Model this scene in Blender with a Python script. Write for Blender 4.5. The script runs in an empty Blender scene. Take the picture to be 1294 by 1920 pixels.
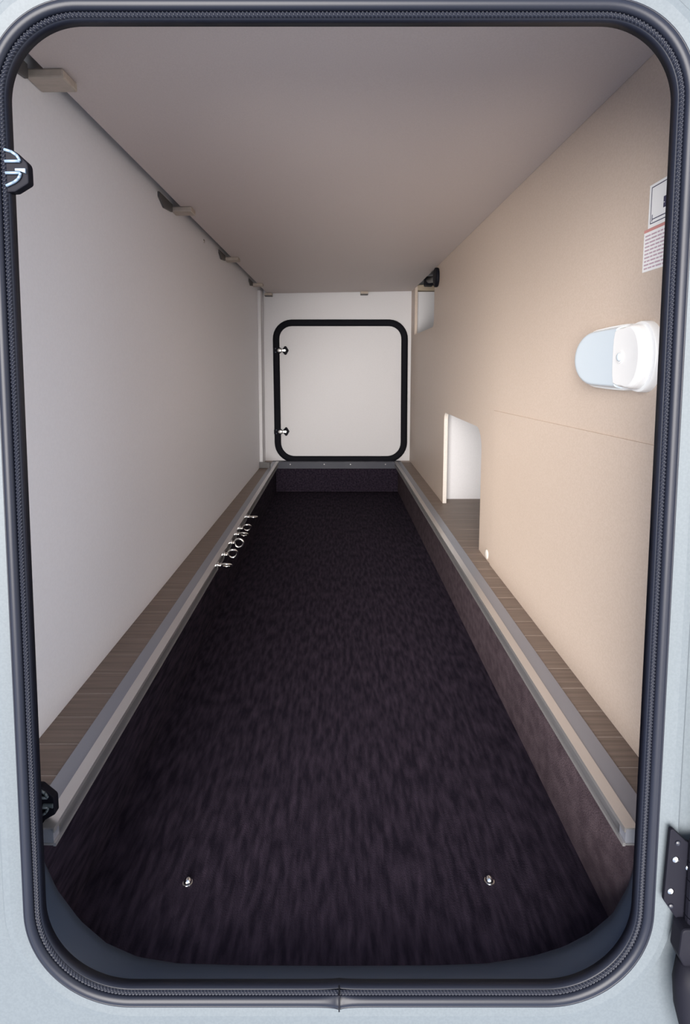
import bpy, bmesh, math, random
from mathutils import Vector, Matrix
from mathutils.geometry import tessellate_polygon
random.seed(4)
S = bpy.context.scene
COL = S.collection
R = math.radians

# ------------------------------------------------------------------ camera
# metres; z = 0 is the carpet floor of the recess, y = 0 just inside the hatch
CAMZ = 0.61
cam = bpy.data.cameras.new('camera')
camo = bpy.data.objects.new('camera', cam); COL.objects.link(camo)
camo.location = (0, -0.533, CAMZ)
camo.rotation_euler = (R(90) - math.atan(0.098), 0, 0)
cam.sensor_width = 36; cam.sensor_fit = 'AUTO'
cam.lens = 1000 / 1920 * 36
cam.shift_x = 11 / 1920
cam.shift_y = -168 / 1920
cam.clip_start = 0.02
S.camera = camo

# ------------------------------------------------------------------ world, sun, exposure
W = bpy.data.worlds.new('sky'); S.world = W; W.use_nodes = True
bg = W.node_tree.nodes['Background']
bg.inputs['Color'].default_value = (0.64, 0.76, 1.0, 1)
bg.inputs['Strength'].default_value = 0.45
sun = bpy.data.lights.new('sun', 'SUN'); sun.energy = 6.5; sun.angle = R(54)
sun.color = (1.0, 0.95, 0.90)
suno = bpy.data.objects.new('sun', sun); COL.objects.link(suno)
suno.rotation_euler = Vector((0.25, 1.0, -0.12)).to_track_quat('-Z', 'Y').to_euler()
S.view_settings.view_transform = 'Standard'
S.view_settings.look = 'None'
S.view_settings.gamma = 1
S.view_settings.use_curve_mapping = False
S.view_settings.exposure = 1.22

# ------------------------------------------------------------------ materials
def mat(name, col, rough=0.5, metal=0.0, spec=0.5, noise=None, bump=None, alpha=None, **kw):
    """noise = (scale xyz, second colour, contrast lo, hi); bump = (scale xyz, strength)"""
    m = bpy.data.materials.new(name); m.use_nodes = True
    nt = m.node_tree; b = nt.nodes['Principled BSDF']
    b.inputs['Base Color'].default_value = (*col, 1)
    b.inputs['Roughness'].default_value = rough
    b.inputs['Metallic'].default_value = metal
    b.inputs['Specular IOR Level'].default_value = spec
    for k, v in kw.items():
        b.inputs[k.replace('_', ' ')].default_value = v
    def tex(scale, detail):
        g = nt.nodes.new('ShaderNodeNewGeometry')
        mp = nt.nodes.new('ShaderNodeMapping'); mp.inputs['Scale'].default_value = scale
        n = nt.nodes.new('ShaderNodeTexNoise'); n.inputs['Scale'].default_value = 1; n.inputs['Detail'].default_value = detail
        nt.links.new(g.outputs['Position'], mp.inputs['Vector']); nt.links.new(mp.outputs[0], n.inputs['Vector'])
        return n
    if noise:
        n = tex(noise[0], 4)
        r = nt.nodes.new('ShaderNodeMapRange')
        r.inputs['From Min'].default_value = noise[2]; r.inputs['From Max'].default_value = noise[3]
        mx = nt.nodes.new('ShaderNodeMix'); mx.data_type = 'RGBA'
        mx.inputs['A'].default_value = (*col, 1); mx.inputs['B'].default_value = (*noise[1], 1)
        nt.links.new(n.outputs['Fac'], r.inputs['Value']); nt.links.new(r.outputs[0], mx.inputs['Factor'])
        nt.links.new(mx.outputs['Result'], b.inputs['Base Color'])
    if bump:
        n = tex(bump[0], 3)
        bp = nt.nodes.new('ShaderNodeBump'); bp.inputs['Strength'].default_value = bump[1]; bp.inputs['Distance'].default_value = 0.002
        nt.links.new(n.outputs['Fac'], bp.inputs['Height']); nt.links.new(bp.outputs[0], b.inputs['Normal'])
    return m

M = {}
M['body'] = mat('body_paint', (0.084, 0.098, 0.110), 0.45, spec=0.25, noise=((500,)*3, (0.092, 0.107, 0.119), .4, .6))
M['rubber'] = mat('seal_rubber', (0.0075, 0.009, 0.016), 0.42, spec=0.28)
M['rubber_dark'] = mat('rubber_dark', (0.004, 0.0045, 0.008), 0.8, spec=0.2)
M['sill'] = mat('sill_plastic', (0.045, 0.062, 0.095), 0.5)
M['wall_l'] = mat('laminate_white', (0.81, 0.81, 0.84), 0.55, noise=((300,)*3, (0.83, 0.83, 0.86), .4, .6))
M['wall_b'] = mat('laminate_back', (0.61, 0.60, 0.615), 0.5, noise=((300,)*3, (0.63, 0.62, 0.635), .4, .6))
M['wall_r'] = mat('laminate_beige', (0.56, 0.455, 0.375), 0.45, noise=((420,)*3, (0.60, 0.495, 0.415), .4, .6))
M['edge'] = mat('panel_edge', (0.62, 0.57, 0.52), 0.5, noise=((200,)*3, (0.66, 0.61, 0.56), .4, .6))
M['ceil'] = mat('ceiling_board', (0.56, 0.49, 0.465), 0.5, noise=((600,)*3, (0.59, 0.52, 0.495), .4, .6))
M['carpet'] = mat('carpet', (0.0105, 0.0078, 0.0140), 0.95, spec=0.08, noise=((130, 26, 130), (0.039, 0.0285, 0.0430), .36, .78), bump=((900, 500, 900), .6))
M['carpet_lit'] = mat('carpet_lit', (0.054, 0.038, 0.046), 0.95, spec=0.1, noise=((160, 45, 60), (0.088, 0.064, 0.074), .35, .68), bump=((700, 400, 900), .8))  # same carpet, painted lighter for the side that light from the left strikes
M['wood'] = mat('wood_laminate', (0.150, 0.111, 0.090), 0.5, noise=((6, 190, 6), (0.225, 0.170, 0.138), .35, .65))
M['joint'] = mat('plank_joint', (0.42, 0.36, 0.31), 0.6, noise=((200,)*3, (0.46, 0.39, 0.34), .4, .6))
M['alu'] = mat('aluminium', (0.62, 0.60, 0.59), 0.34, metal=0.8, noise=((8, 2, 8), (0.68, 0.66, 0.65), .4, .6))
M['alu_dark'] = mat('grey_profile', (0.050, 0.053, 0.070), 0.5, spec=0.3, noise=((8,)*3, (0.058, 0.061, 0.078), .4, .6))
M['alu_flange'] = mat('blue_grey_flange', (0.30, 0.31, 0.355), 0.40, metal=0.5, noise=((8, 2, 8), (0.33, 0.34, 0.38), .4, .6))  # bluer and darker than the rail's top plate
M['matte'] = mat('black_metal', (0.006, 0.006, 0.010), 0.6, spec=0.1)
M['bright'] = mat('bright_zinc', (0.85, 0.85, 0.84), 0.32, metal=0.6)
M['chrome'] = mat('chrome', (0.80, 0.80, 0.79), 0.14, metal=1.0)
M['black'] = mat('black_plastic', (0.010, 0.011, 0.018), 0.35)
M['silver'] = mat('silver_plastic', (0.17, 0.23, 0.31), 0.4, metal=0.2)
M['bow_dull'] = mat('dull_plastic', (0.07, 0.085, 0.09), 0.4)
M['white'] = mat('white_plastic', (0.86, 0.86, 0.85), 0.3)
M['lens'] = mat('lamp_lens', (0.62, 0.70, 0.76), 0.25, Subsurface_Weight=0.0)
M['clip'] = mat('clip_beige', (0.42, 0.36, 0.30), 0.55, noise=((60, 200, 60), (0.47, 0.40, 0.34), .4, .6))
M['grey'] = mat('grey_plastic', (0.105, 0.10, 0.10), 0.5)
M['paper'] = mat('sticker_paper', (0.88, 0.88, 0.87), 0.4)
M['ink'] = mat('ink_blue_black', (0.05, 0.05, 0.10), 0.5)
M['red'] = mat('ink_red', (0.62, 0.28, 0.26), 0.5)
M['text'] = mat('ink_text', (0.52, 0.38, 0.44), 0.5)
M['timber'] = mat('timber', (0.36, 0.29, 0.20), 0.6, noise=((20, 20, 200), (0.42, 0.34, 0.25), .4, .6))

# ------------------------------------------------------------------ helpers
def link(name, bm, m, parent=None, smooth=False):
    bmesh.ops.recalc_face_normals(bm, faces=bm.faces[:])
    me = bpy.data.meshes.new(name); bm.to_mesh(me); bm.free()
    if smooth:
        for p in me.polygons: p.use_smooth = True
    me.materials.append(M[m])
    o = bpy.data.objects.new(name, me); COL.objects.link(o)
    if parent: o.parent = parent
    return o
def tag(o, label=None, cat=None, group=None, kind=None):
    if label: o['label'] = label
    if cat: o['category'] = cat
    if group: o['group'] = group
    if kind: o['kind'] = kind
    return o
def empty(name, loc=(0, 0, 0), rot=(0, 0, 0)):
    o = bpy.data.objects.new(name, None); COL.objects.link(o)
    o.location = loc; o.rotation_euler = rot; o.empty_display_size = 0.02
    return o
def copy_tree(o, parent=None):
    c = o.copy(); COL.objects.link(c); c.parent = parent
    for ch in list(o.children): copy_tree(ch, c)
    return c
def box(x0, x1, y0, y1, z0, z1, bev=0, bm=None, seg=2):
    b = bmesh.new()
    r = bmesh.ops.create_cube(b, size=1)
    for v in b.verts:
        v.co = Vector(((x0 + x1) / 2 + v.co.x * (x1 - x0), (y0 + y1) / 2 + v.co.y * (y1 - y0), (z0 + z1) / 2 + v.co.z * (z1 - z0)))
    if bev: bmesh.ops.bevel(b, geom=b.edges[:], offset=bev, segments=seg, affect='EDGES', profile=.5)
    return join(bm, b)
def join(bm, b):
    if bm is None: return b
    t = bpy.data.meshes.new('t'); b.to_mesh(t); b.free(); bm.from_mesh(t); bpy.data.meshes.remove(t)
    return bm
def hexa(pts, bm=None):
    """8 points: bottom ring of 4, top ring of 4"""
    b = bmesh.new(); v = [b.verts.new(p) for p in pts]
    for f in ((0, 1, 2, 3), (4, 5, 6, 7), (0, 1, 5, 4), (1, 2, 6, 5), (2, 3, 7, 6), (3, 0, 4, 7)):
        b.faces.new([v[i] for i in f])
    return join(bm, b)
def prism(pts, a0, a1, axis='x', bev=0, bm=None, seg=2, top_only=False):
    """2-D outline extruded along an axis. axis x: pts are (y,z); y: (x,z); z: (x,y)"""
    b = bmesh.new()
    def p3(p, a):
        return {'x': (a, p[0], p[1]), 'y': (p[0], a, p[1]), 'z': (p[0], p[1], a)}[axis]
    lo = [b.verts.new(p3(p, a0)) for p in pts]; hi = [b.verts.new(p3(p, a1)) for p in pts]
    if bev:
        b.faces.new(lo); b.faces.new(hi)
    else:
        for t in tessellate_polygon([[Vector((*p, 0)) for p in pts]]):
            b.faces.new([lo[i] for i in t]); b.faces.new([hi[i] for i in t])
    n = len(pts)
    for i in range(n): b.faces.new((lo[i], lo[(i + 1) % n], hi[(i + 1) % n], hi[i]))
    if bev:
        hs = set(hi)
        ed = [e for e in b.edges if e.verts[0] in hs and e.verts[1] in hs]
        if not top_only:
            ls = set(lo); ed += [e for e in b.edges if e.verts[0] in ls and e.verts[1] in ls]
        bmesh.ops.recalc_face_normals(b, faces=b.faces[:])
        bmesh.ops.bevel(b, geom=ed, offset=bev, segments=seg, affect='EDGES', profile=.5)
    big = [f for f in b.faces if len(f.verts) > 4]
    bmesh.ops.triangulate(b, faces=big)
    return join(bm, b)
def rpoly(corners, n=8):
    """rounded polygon: list of (x, y, r)"""
    out = []; k = len(corners)
    for i in range(k):
        p = Vector(corners[i][:2]); r = corners[i][2]
        if r <= 0: out.append((p.x, p.y)); continue
        a = (Vector(corners[i - 1][:2]) - p).normalized(); c = (Vector(corners[(i + 1) % k][:2]) - p).normalized()
        ang = a.angle(c); d = r / math.tan(ang / 2)
        cen = p + (a + c).normalized() * (r / math.sin(ang / 2))
        s = p + a * d - cen; e = p + c * d - cen
        a0 = math.atan2(s.y, s.x); a1 = math.atan2(e.y, e.x)
        da = (a1 - a0 + math.pi) % (2 * math.pi) - math.pi
        for j in range(n + 1):
            t = a0 + da * j / n
            out.append((cen.x + r * math.cos(t), cen.y + r * math.sin(t)))
    return out
def resample(pts, n, closed=True):
    P = [Vector(p) for p in pts]
    if closed: P.append(P[0])
    L = [0]
    for i in range(len(P) - 1): L.append(L[-1] + (P[i + 1] - P[i]).length)
    out = []; j = 0; m = n if closed else n - 1
    for i in range(n):
        s = L[-1] * i / m
        while j < len(P) - 2 and L[j + 1] < s: j += 1
        t = (s - L[j]) / max(1e-9, L[j + 1] - L[j]); out.append(P[j].lerp(P[j + 1], t))
    return out, L[-1]
def normals2(P):
    n = len(P); N = []
    for i in range(n):
        t = (P[(i + 1) % n] - P[i - 1]).normalized(); N.append(Vector((t.y, -t.x)))
    return N
def sweep(P, prof, y0, closed_prof=True, mod=None, bm=None):
    """sweep profile (u outward in the xz plane, v towards -y) around closed loop P of (x,z)"""
    b = bmesh.new(); N = normals2(P); rings = []
    if sum(P[i].x * P[(i + 1) % len(P)].y - P[(i + 1) % len(P)].x * P[i].y for i in range(len(P))) < 0: N = [-q for q in N]
    n = len(P)
    for i in range(n):
        ring = []
        for k, (u, v) in enumerate(prof):
            if mod: u, v = mod(i, k, u, v)
            q = P[i] + N[i] * u
            ring.append(b.verts.new((q.x, y0 - v, q.y)))
        rings.append(ring)
    m = len(prof)
    for i in range(n):
        a, c = rings[i], rings[(i + 1) % n]
        for k in range(m if closed_prof else m - 1):
            b.faces.new((a[k], a[(k + 1) % m], c[(k + 1) % m], c[k]))
    return join(bm, b)
def circ(cu, cv, r, n=12, ru=None):
    return [(cu + (ru or r) * math.cos(2 * math.pi * k / n), cv + r * math.sin(2 * math.pi * k / n)) for k in range(n)]
def tube(pts, r, n=10, bm=None, cap=True):
    b = bmesh.new(); P = [Vector(p) for p in pts]; rings = []
    rr = r if isinstance(r, (list, tuple)) else [r] * len(P)
    up = None
    for i, p in enumerate(P):
        t = (P[min(i + 1, len(P) - 1)] - P[max(i - 1, 0)]).normalized()
        if up is None: up = t.orthogonal().normalized()
        up = (up - t * up.dot(t)).normalized(); w = t.cross(up)
        rings.append([b.verts.new(p + (up * math.cos(2 * math.pi * k / n) + w * math.sin(2 * math.pi * k / n)) * rr[i]) for k in range(n)])
    for a, c in zip(rings, rings[1:]):
        for k in range(n): b.faces.new((a[k], a[(k + 1) % n], c[(k + 1) % n], c[k]))
    if cap: b.faces.new(rings[0]); b.faces.new(rings[-1])
    return join(bm, b)
def torus(c, R0, r, rot, n=28, m=10, bm=None):
    b = bmesh.new(); rings = []
    for i in range(n):
        a = 2 * math.pi * i / n; ring = []
        for k in range(m):
            t = 2 * math.pi * k / m; q = Vector(((R0 + r * math.cos(t)) * math.cos(a), r * math.sin(t), (R0 + r * math.cos(t)) * math.sin(a)))
            ring.append(b.verts.new(Vector(c) + rot @ q))
        rings.append(ring)
    for i in range(n):
        a, d = rings[i], rings[(i + 1) % n]
        for k in range(m): b.faces.new((a[k], a[(k + 1) % m], d[(k + 1) % m], d[k]))
    return join(bm, b)
def dome(c, axis, r, h, n=16, m=5, stretch=1.0, bm=None):
    """low dome (screw head) with its flat side at c, bulging along axis"""
    b = bmesh.new(); rot = Vector((0, 0, 1)).rotation_difference(Vector(axis)).to_matrix(); rings = []
    for j in range(m):
        t = j / m * math.pi / 2
        rings.append([b.verts.new(Vector(c) + rot @ Vector((r * math.cos(t) * math.cos(2 * math.pi * k / n), stretch * r * math.cos(t) * math.sin(2 * math.pi * k / n), h * math.sin(t)))) for k in range(n)])
    top = b.verts.new(Vector(c) + rot @ Vector((0, 0, h)))
    for a, d in zip(rings, rings[1:]):
        for k in range(n): b.faces.new((a[k], a[(k + 1) % n], d[(k + 1) % n], d[k]))
    for k in range(n): b.faces.new((rings[-1][k], rings[-1][(k + 1) % n], top))
    b.faces.new(rings[0])
    return join(bm, b)

Z = lambda z: z + CAMZ                       # heights measured from eye level
LEDGE = Z(-0.458)                            # top of the wooden side ledges
YB = 2.15                                    # back wall
XL, XR = -0.375, 0.358

# ------------------------------------------------------------------ opening outline (inner lip of the seal), front view x,z
OPEN = rpoly([(0.0, Z(-0.574), 0), (0.2735, Z(-0.574), 0.080), (0.2660, Z(0.271), 0.060), (-0.2620, Z(0.271), 0.060), (-0.2745, Z(-0.574), 0.080)], 20)
def loop(n):
    P, L = resample(OPEN, n); return P, L

# ------------------------------------------------------------------ setting
# outer body panel with the hatch opening, and a raised frame around it
P, _ = loop(240); N = normals2(P)
def body_panel():
    b = bmesh.new(); x0, x1, z0, z1 = -0.95, 0.95, Z(-0.95), Z(0.75)
    cx, cz = 0.0, Z(-0.156); rows = []
    for y, off in ((-0.058, None), (-0.085, None), (-0.085, 0.0140), (-0.058, 0.055)):
        ring = []
        for p, q in zip(P, N):
            if off is None:
                d = Vector((p.x - cx, p.y - cz)); t = min((x1 - cx) / abs(d.x) if d.x else 1e9, ((z1 - cz) if d.y > 0 else (cz - z0)) / abs(d.y) if d.y else 1e9)
                ring.append(b.verts.new((cx + d.x * t, y, cz + d.y * t)))
            else:
                w = p + q * off; ring.append(b.verts.new((w.x, y, w.y)))
        rows.append(ring)
    n = len(P)
    for a, c in ((0, 1), (1, 2), (2, 3), (3, 0)):
        for i in range(n): b.faces.new((rows[a][i], rows[a][(i + 1) % n], rows[c][(i + 1) % n], rows[c][i]))
    return b
wf = tag(link('wall_front', body_panel(), 'body'), 'white outer body panel around the hatch opening', 'wall', kind='structure')
fr = [(0.0137, 0.0), (0.0137, 0.004), (0.027, 0.0060), (0.033, 0.0058), (0.0355, 0.0035), (0.0365, 0.0)]
tag(link('trim_1', sweep(P, fr, -0.085), 'body', smooth=False), 'pale painted frame around the hatch opening', 'door frame', kind='structure')

# plastic sill inside the opening, wide fillets in the lower corners
inner = [(-0.3035, -0.482), (-0.2995, -0.495), (-0.288, -0.527), (-0.266, -0.562), (-0.240, -0.588), (-0.208, -0.604), (-0.1685, -0.611), (-0.1, -0.613), (0, -0.6135), (0.1, -0.613),
         (0.155, -0.611), (0.2, -0.603), (0.232, -0.592), (0.257, -0.577), (0.280, -0.555), (0.294, -0.525), (0.301, -0.495), (0.304, -0.482)]
def sill():
    b = bmesh.new()
    I, _ = resample([(x, Z(z)) for x, z in inner], 90, closed=False)
    cen = Vector((0, Z(-0.30)))
    rows = []
    low = [(p, q) for p, q in zip(*(lambda A: (A, normals2(A)))(resample(OPEN, 600)[0]))]
    def ray_open(d):                         # point of the outline in direction d
        best = max(low, key=lambda pq: (pq[0] - cen).normalized().dot(d)); return best[0] + best[1] * 0.007
    for p in I:
        d = (p - cen).normalized() if (p - cen).length > 1e-4 else Vector((1, 0))
        o = ray_open(d)
        col = []
        for t in (0, .25, .5, .75, 1.0):
            s = t ** 1.6
            q = o.lerp(p, s); col.append(b.verts.new((q.x, -0.084 + 0.046 * t, q.y)))
        q = p + (p - cen).normalized() * 0.006
        col.append(b.verts.new((q.x, -0.036, q.y)))
        q = o.lerp(p, .5) + (p - cen).normalized() * 0.012
        col.append(b.verts.new((q.x, -0.050, q.y)))
        rows.append(col)
    for a, c in zip(rows, rows[1:]):
        for k in range(len(a) - 1): b.faces.new((a[k], a[k + 1], c[k + 1], c[k]))
        b.faces.new((a[-1], a[0], c[0], c[-1]))
    b.faces.new(rows[0]); b.faces.new(rows[-1])
    return b
tag(link('trim_2', sill(), 'sill', smooth=True), 'dark plastic sill curving round the lower corners of the opening', 'door sill', kind='structure')

# walls
ZT = Z(0.47)
tag(link('wall_left', box(XL - 0.02, XL, -0.056, YB, -0.02, ZT), 'wall_l'), 'pale grey laminate wall along the left ledge', 'wall', kind='structure')
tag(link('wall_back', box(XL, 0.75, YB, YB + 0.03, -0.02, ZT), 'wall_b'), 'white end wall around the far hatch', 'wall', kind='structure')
rw = [(-0.056, LEDGE, 0), (0.795, LEDGE, 0), (0.795, Z(-0.145), 0.055), (1.277, Z(-0.142), 0.025), (1.277, LEDGE, 0), (YB, LEDGE, 0), (YB, ZT, 0),
      (2.03, ZT, 0), (2.03, Z(0.167), 0), (1.508, Z(0.164), 0.03), (1.508, ZT, 0), (-0.056, ZT, 0)]
wr = tag(link('wall_right', prism(rpoly(rw, 8), XR, XR + 0.013, 'x'), 'wall_r'), 'beige laminate wall with arched cut-out', 'wall', kind='structure')
# raised edge banding of the arched cut-out
arch = rpoly([(1.277, LEDGE, 0), (1.277, Z(-0.142), 0.025), (0.795, Z(-0.145), 0.055), (0.795, LEDGE, 0)], 8)
def strip(pts, x0, x1, th):
    b = bmesh.new(); n = len(pts); V = [Vector(p) for p in pts]; rows = []
    for i in range(n):
        t = (V[min(i + 1, n - 1)] - V[max(i - 1, 0)]).normalized(); q = V[i] + Vector((-t.y, t.x)) * th
        rows.append([b.verts.new((x, *w)) for x, w in ((x0, V[i]), (x1, V[i]), (x1, q), (x0, q))])
    for a, c in zip(rows, rows[1:]):
        for k in range(4): b.faces.new((a[k], a[(k + 1) % 4], c[(k + 1) % 4], c[k]))
    b.faces.new(rows[0]); b.faces.new(rows[-1])
    return b
link('edge_band', strip(arch, XR + 0.0004, XR + 0.0125, 0.0008), 'edge', wr)
# hollow behind the right wall: white panel seen through the arch, second one behind the upper notch
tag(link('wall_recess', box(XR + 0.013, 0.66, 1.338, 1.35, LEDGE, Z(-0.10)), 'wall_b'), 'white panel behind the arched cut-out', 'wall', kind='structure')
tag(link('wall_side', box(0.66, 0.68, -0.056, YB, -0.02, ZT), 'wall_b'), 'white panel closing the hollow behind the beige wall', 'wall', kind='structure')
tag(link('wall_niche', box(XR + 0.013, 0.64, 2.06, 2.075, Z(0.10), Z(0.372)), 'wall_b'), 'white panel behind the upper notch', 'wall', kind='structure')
tag(link('trim_3', box(XR + 0.013, 0.64, 2.03, 2.075, Z(0.374), Z(0.40), 0.001), 'timber'), 'timber batten above the notch panel', 'batten', kind='structure')
# ceiling board, its left edge held clear of the wall
zc = lambda x, y: Z((0.357 + 0.018 * y / 2.13) + ((0.356 + 0.030 * y / 2.13) - (0.357 + 0.018 * y / 2.13)) * (x + 0.353) / 0.711)
c4 = [(-0.353, -0.056), (XR - 0.0005, -0.056), (XR - 0.0005, 2.135), (-0.353, 2.135)]
tag(link('ceiling', hexa([(x, y, zc(x, y)) for x, y in c4] + [(x, y, zc(x, y) + 0.016) for x, y in c4]), 'ceil'), 'warm grey ceiling board', 'ceiling', kind='structure')
tag(link('light_cover_upper', box(-0.40, 0.70, -0.056, YB + 0.03, ZT, ZT + 0.02), 'wall_b'), 'unseen cover added above the ceiling panel to keep sky light out', 'ceiling', kind='structure')  # unseen, added so no sky light enters through the gap beside the ceiling

# carpeted recess
TL = lambda y: -0.300 - 0.017 * y / 2.1
TR = lambda y: 0.302 - 0.006 * y / 2.1
fl = tag(link('floor', box(-0.34, 0.34, -0.056, 2.13, -0.02, 0.0), 'carpet'), 'dark brown carpet on the recessed floor', 'floor', kind='structure')
YE = 2.12; YF = -0.054
lw = hexa([(TL(YF) - .02, YF, 0), (TL(YF), YF, 0), (TL(YE), YE, 0), (TL(YE) - .02, YE, 0), (TL(YF) - .02, YF, LEDGE - .004), (TL(YF), YF, LEDGE - .004), (TL(YE), YE, LEDGE - .004), (TL(YE) - .02, YE, LEDGE - .004)])
link('carpet_panel', lw, 'carpet', fl)
rwb = hexa([(TR(YF), YF, 0), (TR(YF) + .02, YF, 0), (TR(YE) + .02, YE, 0), (TR(YE), YE, 0), (TR(YF), YF, LEDGE - .004), (TR(YF) + .02, YF, LEDGE - .004), (TR(YE) + .02, YE, LEDGE - .004), (TR(YE), YE, LEDGE - .004)])
link('carpet_panel', rwb, 'carpet_lit', fl)  # right panel: stronger light put into its colour, carpet as on the left
link('carpet_panel', box(-0.32, 0.32, 2.112, 2.128, 0, LEDGE - .03), 'carpet', fl)

# wooden ledges: pale base with dark planks laid across
PIT = 0.0515
def ledge(name, x0, x1, phase, label):
    o = tag(link(name, box(x0, x1, -0.056, YB, LEDGE - 0.02, LEDGE - 0.0004), 'joint'), label, 'floor', kind='structure')
    b = box(x0, x1, 0, PIT - 0.0013, LEDGE - 0.0035, LEDGE, 0.0003, seg=1)
    first = None; y = phase - PIT * math.ceil((phase + 0.056) / PIT) + PIT
    while y + PIT < YB:
        if first is None:
            q = first = link('plank', b, 'wood', o)
        else:
            q = first.copy(); COL.objects.link(q); q.parent = o
        q.location = (0, y + 0.0006, 0); y += PIT
    return o
ledge('floor_ledge_left', XL, -0.312, 0.0308, 'brown plank ledge along the pale left wall')
ledge('floor_ledge_right', 0.311, 0.66, 0.0430, 'brown plank ledge running under the beige right wall')

# corner post, far left
tag(link('trim_4', box(XL, -0.3600, 1.955, 1.985, LEDGE, Z(0.364), 0.002), 'wall_b'), 'white corner post at the far left corner', 'post', kind='structure')

# ------------------------------------------------------------------ far hatch
dr = tag(empty('door_1', (0, YB, LEDGE)), 'far hatch door with black rubber seal and two latches', 'door', kind='structure')
dz = lambda z: Z(z) - LEDGE
DL = rpoly([(0.0, dz(-0.450), 0), (0.328, dz(-0.450), 0.085), (0.3245, dz(0.233), 0.078), (-0.3135, dz(0.233), 0.078), (-0.3095, dz(-0.450), 0.085)], 14)
DP, _ = resample(DL, 160)
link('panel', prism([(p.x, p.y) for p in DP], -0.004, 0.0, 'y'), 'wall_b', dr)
link('seal', sweep(DP, circ(0, 0.008, 0.0125, 12, ru=0.0165), 0.0), 'rubber_dark', dr, smooth=True)
for lz in (0.097, -0.308):
    zc_ = dz(lz)
    k = empty('latch', (-0.2685, -0.010, zc_)); k.parent = dr
    pl = rpoly([(0.016, 0, 0.004), (0.002, 0.0245, 0.006), (-0.0125, 0.005, 0.003), (-0.0125, -0.005, 0.003), (0.002, -0.0245, 0.006)], 5)
    link('plate', prism([(x * 1.12, z * 1.1) for x, z in pl], -0.006, 0.006, 'y', 0.0015), 'matte', k)
    link('keeper', prism(rpoly([(-0.0145, 0.007, 0.003), (-0.026, 0.016, 0.006), (-0.058, 0.012, 0.004), (-0.058, -0.012, 0.004), (-0.026, -0.016, 0.006), (-0.0145, -0.007, 0.003)], 4), -0.016, -0.010, 'y', 0.0012), 'matte', k)
    link('tongue', dome((-0.0255, -0.016, 0), (0, -1, 0), 0.0115, 0.0035, 18, 5, stretch=0.8), 'bright', k, smooth=True)
    link('bolt', prism(rpoly([(-0.0165, 0.0045, 0), (0.002, 0.0062, 0.003), (0.0055, 0, 0.002), (0.002, -0.0062, 0.003), (-0.0165, -0.0045, 0)], 4), -0.014, -0.006, 'y', 0.001), 'bright', k)
    for s in (-1, 1): link('rivet', dome((-0.046, -0.0165, s * 0.009), (0, -1, 0), 0.0022, 0.0012, 10, 3), 'silver', k, smooth=True)

# ------------------------------------------------------------------ rubber seal of the near hatch
sl = tag(empty('door_seal', (0, -0.085, 0)), 'black rubber seal lining the near hatch opening', 'seal')
P6, LEN = loop(640)
def pinch(i, k, u, v, n=640):
    s = (i if i < n / 2 else i - n) * LEN / n
    e = math.exp(-abs(s) / 0.0065)
    return (u + 0.0045 * e * (1 if u > 0.006 else 0.15), v - 0.0015 * e)
def so(name, prof, m, mod=pinch):
    b = sweep(P6, [(u * 1.22, v) for u, v in prof], 0.0, mod=mod); return link(name, b, m, sl, smooth=True)
so('bulb', circ(0.0082, 0.0055, 0.0042, 16, ru=0.0036), 'rubber')
so('lip', [(0.0, -0.0035), (0.0006, 0.0035), (0.0016, 0.0046), (0.0030, 0.0042), (0.0042, 0.0026), (0.0064, 0.0015), (0.0064, -0.0035)], 'rubber')
so('outer_flange', [(0.0098, 0.0058), (0.0107, 0.0086), (0.0115, 0.0089), (0.0121, 0.0078), (0.0123, 0.0057), (0.0098, 0.0050)], 'rubber')
# ribbed bead: chevron ribs about 2.6 mm apart
NR = int(LEN / 0.0031); NB = NR * 4
PB, _ = loop(NB)
def bead():
    b = bmesh.new(); NN = normals2(PB); rings = []
    sect = [(-0.0022 + 0.0044 * k / 8) for k in range(9)]
    for i in range(NB):
        ring = []
        for k, u in enumerate(sect):
            ph = (i / 4 + abs(u) / 0.0022 * 0.55) % 1.0
            rib = 0.0011 * (0.5 - 0.5 * math.cos(2 * math.pi * ph)) * (1 if 0 < k < 8 else 0.2)
            v = 0.0040 + 0.0016 * math.sqrt(max(0, 1 - (u / 0.0023) ** 2)) + rib
            q = PB[i] + NN[i] * (0.0036 + u); ring.append(b.verts.new((q.x, -v, q.y)))
        rings.append(ring)
    for i in range(NB):
        a, c = rings[i], rings[(i + 1) % NB]
        for k in range(8): b.faces.new((a[k], a[k + 1], c[k + 1], c[k]))
    return b
tag(link('ribbed_bead', bead(), 'rubber', sl), kind='stuff')
link('butt_joint', box(-0.0007, 0.0007, -0.0095, -0.001, Z(-0.574) - 0.0180, Z(-0.574) - 0.001), 'rubber_dark', sl)

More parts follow.
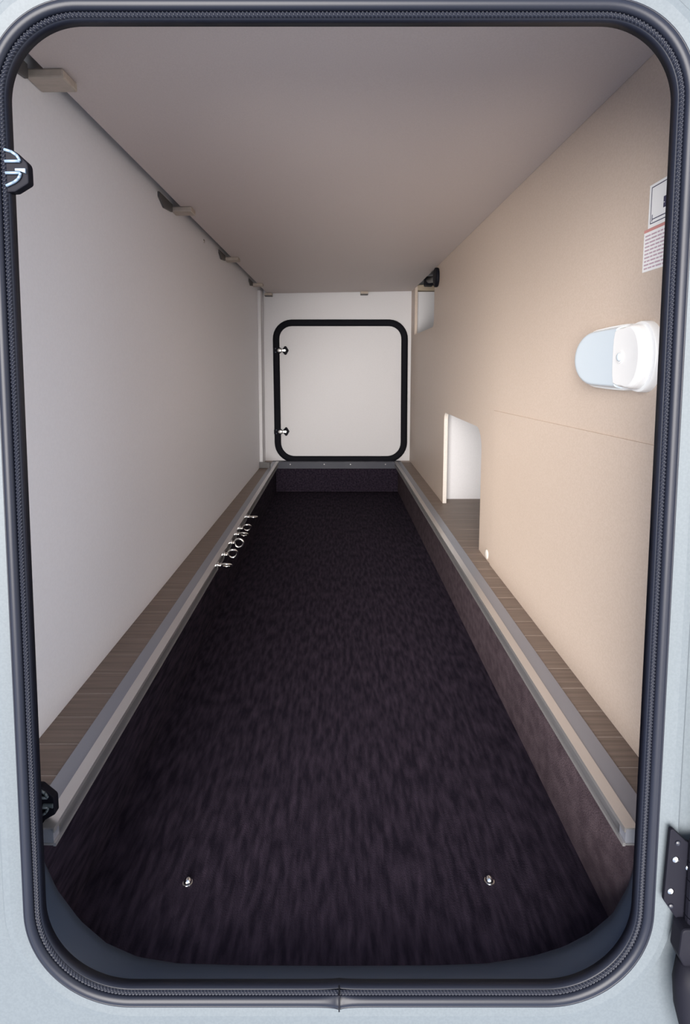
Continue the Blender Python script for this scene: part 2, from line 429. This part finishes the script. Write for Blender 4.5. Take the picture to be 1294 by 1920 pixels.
# ------------------------------------------------------------------ aluminium rails
def rail(xi, xo, xf, label, side, fy):
    """xi/xo/xf = (front, back) x of the channel's inner edge, outer edge, and of the ledge flange's edge"""
    t = tag(empty('tie_down_rail', (0, 0, 0)), label, 'rail')
    y0, y1 = -0.043, 2.105
    zt, zb = LEDGE + 0.0035, LEDGE - 0.0155
    def q(a, y): return a[0] + (a[1] - a[0]) * (y - y0) / (y1 - y0)
    def bar(name, a, b_, z0, z1, ya=y0, yb=y1, m='alu'):
        pts = [(q(a, ya), ya), (q(b_, ya), ya), (q(b_, yb), yb), (q(a, yb), yb)]
        link(name, hexa([(x, y, z0) for x, y in pts] + [(x, y, z1) for x, y in pts]), m, t)
    sg = side                                  # +1: tub lies towards -x (right rail)
    off = lambda a, d: (a[0] + sg * d, a[1] + sg * d)
    bar('top_plate', xi, xo, zt - 0.0015, zt)
    bar('upper_lip', xi, off(xi, 0.0015), zt - 0.0050, zt - 0.0015)
    bar('lower_lip', off(xi, -0.001), off(xi, 0.0015), zb - 0.001, zb + 0.0028)
    bar('bottom_plate', off(xi, 0.0015), xo, zb, zb + 0.0015)
    bar('web', off(xo, -0.0015), xo, zb + 0.0015, zt - 0.0015, m='alu_flange')
    bar('end_plug', off(xi, 0.0017), off(xo, -0.0017), zb + 0.0017, zt - 0.0017, ya=y0 + 0.001, yb=y0 + 0.012, m='alu_flange')
    bar('flange', xo, xf, LEDGE, LEDGE + 0.0016, ya=fy, m='alu_flange')
    return t
rail((-0.2845, -0.302), (-0.2985, -0.3155), (-0.319, -0.334), 'aluminium rail along the left ledge holding the ring bolts', -1, -0.024)
rail((0.2850, 0.2765), (0.2985, 0.290), (0.3220, 0.3105), 'bare aluminium rail along the right ledge below the beige wall', 1, -0.043)
er = tag(empty('end_rail', (0, 2.108, LEDGE)), 'grey metal strip across the far end of the recess', 'rail')
link('face', box(-0.318, 0.300, -0.003, 0.004, -0.033, 0.0), 'alu_dark', er)
link('top', box(-0.335, 0.310, 0.004, 0.034, -0.002, 0.0012), 'alu_dark', er)
for x in (-0.245, -0.075, 0.057, 0.232): link('screw', dome((x, -0.003, -0.012), (0, -1, 0), 0.0032, 0.0014, 10, 3), 'alu', er, smooth=True)

# ring bolts in the left rail
g = 'ring bolts in the left rail'
for i, (y, phi, yaw, lab) in enumerate([
        (0.703, 34, 0, 'chrome ring bolt nearest the hatch, ring tilted flat'),
        (0.776, 72, 12, 'chrome ring bolt second from the hatch, ring turned slightly'),
        (0.868, 88, 0, 'chrome ring bolt third from the hatch, ring facing the viewer'),
        (0.944, 36, 0, 'chrome ring bolt fourth from the hatch, overlapping the next ring'),
        (1.000, 60, 10, 'chrome ring bolt fifth from the hatch, just before the lone one'),
        (1.125, 8, 0, 'chrome ring bolt farthest away, standing apart with its ring edge-on')]):
    xw = -0.2845 - 0.0175 * (y + 0.043) / 2.148
    e = tag(empty('ring_bolt', (xw, y, LEDGE - 0.0065)), lab, 'ring bolt', g)
    rot = Matrix.Rotation(R(90 - phi), 3, 'X') @ Matrix.Rotation(R(yaw), 3, 'Z')
    link('ring', torus(rot @ Vector((0.0215, 0, 0)), 0.0118, 0.0028, rot), 'chrome', e, smooth=True)
    b = tube([(-0.002, 0, 0), (0.0, 0, 0), (0.0008, 0, 0), (0.003, 0, 0), (0.0038, 0, 0)], [0.0066, 0.0072, 0.0088, 0.0088, 0.0070], 14)
    link('collar', b, 'chrome', e, smooth=False)
    link('shank', tube([(0.0038, 0, 0), (0.007, 0, 0), (0.0105, 0, 0)], [0.0052, 0.0060, 0.0045], 12), 'chrome', e, smooth=True)

# dome-headed screws in the carpet
for x, y, a, lab in ((-0.181, 0.0475, -25, 'chrome dome screw in the carpet on the left'), (0.180, 0.0495, 20, 'chrome dome screw in the carpet on the right')):
    e = tag(empty('carpet_screw', (x, y, 0.0), (0, 0, R(a))), lab, 'screw', 'dome screws in the carpet')
    link('washer', tube([(0, 0, 0), (0, 0, 0.0012)], 0.0058, 16), 'chrome', e)
    link('head', dome((0, 0, 0.0012), (0, 0, 1), 0.0052, 0.0055, 16, 5), 'chrome', e, smooth=True)

# ------------------------------------------------------------------ clips along the ceiling edge
names = ['beige ceiling clip nearest the hatch, largest of the left row', 'beige ceiling clip second from the hatch in the left row',
         'beige ceiling clip third from the hatch in the left row', 'beige ceiling clip at the far end of the left row']
for i, lab in enumerate(names):
    y = 0.158 + 0.555 * i; z = zc(-0.362, y)
    e = tag(empty('ceiling_clip', (-0.350, y, z)), lab, 'clip', 'clips along the left ceiling edge')
    link('block', box(-0.0245, 0.021, -0.018, 0.018, -0.011, -0.0002, 0.0022), 'clip', e)
    link('bracket', prism(rpoly([(-0.105, 0.004, 0), (-0.105, -0.006, 0.003), (-0.075, -0.020, 0.006), (-0.018, -0.013, 0.002), (-0.018, 0.004, 0)], 4), -0.0248, -0.0205, 'x', 0.0006), 'grey', e)
tag(link('wall_screw', dome((XL, 0.985, zc(-0.362, 0.985) - 0.010), (1, 0, 0), 0.006, 0.003, 12, 4), 'chrome', smooth=True), 'small bright screw head under the left ceiling edge', 'screw')
for x, lab in ((-0.346, 'small grey clip over the far hatch near the corner post'), (0.123, 'small grey clip over the far hatch towards the right')):
    e = tag(empty('end_clip', (x, 2.125, zc(x, 2.125))), lab, 'clip', 'clips over the far hatch')
    link('body', box(-0.0185, 0.0185, -0.014, 0.024, -0.012, -0.0005, 0.002), 'clip', e)
    link('jaw', box(-0.0185, 0.0185, -0.012, 0.022, -0.0155, -0.012, 0.0012), 'grey', e)
# foot of the corner post
ft = tag(empty('corner_foot', (-0.35, 1.95, LEDGE)), 'small grey plastic foot block at the far left corner', 'foot block')
link('block', box(-0.0245, 0.026, -0.016, 0.004, 0, 0.026, 0.002), 'grey', ft)
link('cap', box(-0.0245, 0.010, -0.018, -0.016, 0.004, 0.030, 0.0006), 'grey', ft)

# ------------------------------------------------------------------ right wall fittings
ap = tag(empty('access_panel', (XR, 0.32, LEDGE)), 'large beige access panel on the lower right wall', 'panel')
link('board', prism([(0.370, 0.0), (0.370, Z(-0.0925) - LEDGE), (-0.37, Z(-0.0835) - LEDGE), (-0.37, 0.0)], -0.0022, -0.0001, 'x', 0.0003), 'wall_r', ap)
tag(link('screw_cap', dome((XR, 0.722, Z(-0.444)), (-1, 0, 0), 0.0125, 0.004, 20, 5), 'edge', smooth=True), 'round white screw cap low on the beige wall', 'screw cap')

# lamp
lp = tag(empty('wall_lamp', (XR, 0.165, Z(0.0155))), 'white oval wall lamp with milky lens on the beige wall', 'lamp')
def mir(half):                                # half outline from far end to near end, mirrored
    return half + [(y, -z) for y, z in reversed(half) if abs(z) > 1e-6]
def arc(cy, a, b_, t0, t1, n):                # elliptical arc, 0 deg = far tip
    return [(cy + a * math.cos(R(t0 + (t1 - t0) * k / n)), max(0.0, b_ * math.sin(R(t0 + (t1 - t0) * k / n)))) for k in range(n + 1)]
def inflate(outline, x0, h, keep_y, shrink=0.14, steps=6):
    """domed cover: the outline shrinks as it rises towards -x"""
    b = bmesh.new(); rings = []
    for j in range(steps + 1):
        t = j / steps; s_ = 1 - shrink * (1 - math.cos(t * math.pi / 2)); x = x0 - h * math.sin(t * math.pi / 2)
        rings.append([b.verts.new((x, keep_y + (y - keep_y) * s_, z * s_)) for y, z in outline])
    n = len(outline)
    for p, c in zip(rings, rings[1:]):
        for k in range(n): b.faces.new((p[k], p[(k + 1) % n], c[(k + 1) % n], c[k]))
    b.faces.new(rings[-1]); b.faces.new(rings[0])
    return b
base = mir(arc(0.024, 0.064, 0.0395, 0, 90, 16) + [(0.0, 0.0405), (-0.030, 0.0410), (-0.044, 0.0408), (-0.052, 0.0395), (-0.060, 0.0395), (-0.068, 0.0410)] + arc(-0.074, 0.033, 0.0415, 90, 180, 14))
bs = link('base', inflate(base, 0.0, 0.009, 0.0, 0.02), 'white', lp)
lens_o = mir(arc(0.024, 0.059, 0.0368, 0, 90, 16) + [(0.0, 0.0375), (-0.025, 0.0378), (-0.040, 0.0378)])
link('lens', inflate(lens_o, -0.009, 0.011, -0.040, 0.12), 'lens', lp)
house = mir([(-0.037, 0.0), (-0.0372, 0.012), (-0.0380, 0.024), (-0.0405, 0.034), (-0.050, 0.0365), (-0.060, 0.0365), (-0.068, 0.0378)] + arc(-0.072, 0.027, 0.0378, 90, 180, 14))
hs = link('housing', inflate(house, -0.009, 0.0125, -0.040, 0.10), 'white', lp)
link('switch', tube([(-0.0212, -0.055, 0), (-0.0225, -0.055, 0)], 0.0075, 20), 'white', hs)
link('button', dome((-0.0225, -0.055, 0.0), (-1, 0, 0), 0.0052, 0.003, 16, 4), 'lens', hs, smooth=True)

# stickers
st = tag(empty('load_sticker', (XR, 0.0, Z(0.187))), 'white pictogram sticker with black frame, above the red-printed one', 'sticker')
def rect(y0, y1, z0, z1, name, m, par, x=-0.0006, t=0.0004): return link(name, box(x, x + t, y0, y1, z0, z1), m, par)
rect(-0.05, 0.1035, -0.0245, 0.0235, 'paper', 'paper', st, -0.0004, 0.00035)
for y0, y1, z0, z1 in ((-0.045, 0.0995, 0.0195, 0.0205), (-0.045, 0.0995, -0.0205, -0.0195), (0.0985, 0.0995, -0.0205, 0.0205), (0.0955, 0.0965, -0.018, -0.0105), (-0.03, 0.0955, -0.0162, -0.0152)):
    rect(y0, y1, z0, z1, 'frame_line', 'ink', st)
rect(0.030, 0.0755, -0.0085, 0.0035, 'pictogram', 'ink', st)
rect(0.0732, 0.0745, -0.0035, -0.0025, 'pictogram_dot', 'paper', st, -0.0008)
ws = tag(empty('warning_sticker', (XR, 0.0, Z(0.1375))), 'white sticker with red header and rows of small red print', 'sticker')
rect(-0.05, 0.1105, -0.0235, 0.0235, 'paper', 'paper', ws, -0.0004, 0.00035)
rect(-0.05, 0.1105, 0.0212, 0.0245, 'header', 'red', ws)
rnd = random.Random(2)
for k in range(10):
    z = 0.0172 - k * 0.0041
    yy = 0.1075
    while yy > -0.03:
        w = rnd.uniform(0.004, 0.011)
        rect(yy - w, yy, z - 0.0010, z + 0.0007, 'print', 'text', ws); yy -= w + 0.0014

# black round stop by the upper notch
kb = tag(empty('round_stop', (XR, 1.44, Z(0.334))), 'black round cap with stem by the upper notch near the ceiling', 'cap')
link('disc', tube([(0.0, 0, 0), (-0.004, 0, 0), (-0.011, 0, 0), (-0.013, 0, 0)], [0.033, 0.0345, 0.0345, 0.031], 28), 'matte', kb)
link('stem', tube([(0.022, 0.072, 0.010), (0.024, 0.20, 0.028), (0.028, 0.36, 0.050)], 0.013, 14), 'grey', kb, smooth=True)
link('sleeve', box(0.014, 0.050, 0.36, 0.42, 0.030, 0.066, 0.004), 'matte', kb)

# ------------------------------------------------------------------ catches on the left of the near opening
def catch(x, y, z, k, bowm, label):
    """origin at the middle of the plate's free edge; k = size"""
    e = tag(empty('door_catch', (x, y, Z(z))), label, 'catch', 'black door catches left of the opening')
    sc = lambda pts: [(p[0] * k, p[1] * k, *p[2:]) for p in pts]
    link('plate', prism(rpoly(sc([(-0.0188, 0.0175, 0), (-0.012, 0.0172, 0.004), (0.0, 0.0062, 0.006), (0.0, -0.0098, 0.003), (-0.012, -0.0168, 0.004), (-0.0188, -0.0172, 0)]), 6), 0.0, 0.008, 'y', 0.001), 'matte', e)
    for pts in (sc([(-0.0182, 0.0168), (-0.0124, 0.0150), (-0.0080, 0.0120), (-0.0062, 0.0090), (-0.0058, 0.0074), (-0.0182, 0.0074)]),
                sc([(-0.0182, -0.0020), (-0.0058, -0.0020), (-0.0062, -0.0042), (-0.0080, -0.0070), (-0.0115, -0.0095), (-0.0182, -0.0124)])):
        b = None
        for p, c in zip(pts, pts[1:]): b = tube([(p[0], -0.001, p[1]), (c[0], -0.001, c[1])], 0.00125 * k, 8, bm=b)
        link('bow', b, bowm, e, smooth=True)
    link('tongue', prism(sc([(-0.0099, 0.0014), (-0.0012, 0.0014), (-0.0012, -0.0025), (-0.0058, -0.0008), (-0.0099, -0.0006)]), -0.002, 0.0, 'y', 0.0003), bowm, e)
catch(-0.2480, -0.0905, 0.158, 0.95, 'silver', 'black catch with silver bows high on the left')
catch(-0.2865, -0.036, -0.4355, 1.117, 'bow_dull', 'black catch with dull bows low on the left by the rail end')

# ------------------------------------------------------------------ hinge outside, lower right
hg = tag(empty('hatch_hinge', (0.30, -0.0945, Z(-0.44))), 'black metal hinge on the body right of the opening', 'hinge')
leaf = rpoly([(-0.0065, 0.038, 0.002), (0.008, 0.024, 0), (0.016, 0.020, 0), (0.016, -0.052, 0), (0.004, -0.052, 0.004), (-0.0085, -0.034, 0.003)], 4)
link('leaf', prism(leaf, -0.004, 0.0, 'y', 0.0008), 'matte', hg)
for k in range(5):
    z1 = 0.024 - k * 0.0172
    link('knuckle', tube([(0.0165, -0.007, z1), (0.0165, -0.007, z1 - 0.0162)], 0.0072, 16), 'matte', hg)
for x, z, m, r in ((0.0005, 0.0225, 'black', .0026), (-0.0005, 0.0065, 'chrome', .0032), (-0.003, -0.0245, 'chrome', .0032), (-0.002, -0.039, 'black', .0026), (0.0115, -0.0015, 'chrome', .003)):
    link('rivet', dome((x, -0.004, z), (0, -1, 0), r, 0.0016, 14, 4), m, hg, smooth=True)
stay = tag(empty('door_stay', (0.312, -0.10, Z(-0.51))), 'dark curved door stay hanging below the hinge', 'door stay')
link('bracket', prism(rpoly([(-0.010, 0.020, 0.004), (0.012, 0.020, 0.004), (0.012, -0.018, 0.004), (-0.006, -0.018, 0.006), (-0.0115, -0.006, 0.005)], 4), -0.010, 0.004, 'y', 0.0015), 'matte', stay)
link('rivet', dome((0.004, -0.010, -0.008), (0, -1, 0), 0.0034, 0.0018, 14, 4), 'chrome', stay, smooth=True)
link('arm', tube([(0.001, -0.006, -0.016), (-0.0005, -0.0065, -0.035), (0.001, -0.008, -0.058), (0.007, -0.011, -0.085), (0.018, -0.016, -0.115), (0.034, -0.022, -0.15)], [0.0105, 0.0115, 0.0115, 0.011, 0.0105, 0.010], 14), 'matte', stay, smooth=True)

# the open hatch door itself, swung outwards on that hinge, just right of the view
hd = tag(empty('door_2', (0.335, -0.108, Z(-0.155)), (0, 0, R(-78))), 'white hatch door swung open beside the opening', 'door', kind='structure')
link('panel', prism(rpoly([(0.0, -0.44, 0.05), (0.60, -0.44, 0.09), (0.60, 0.44, 0.09), (0.0, 0.44, 0.05)], 8), -0.015, 0.015, 'y', 0.004), 'white', hd)
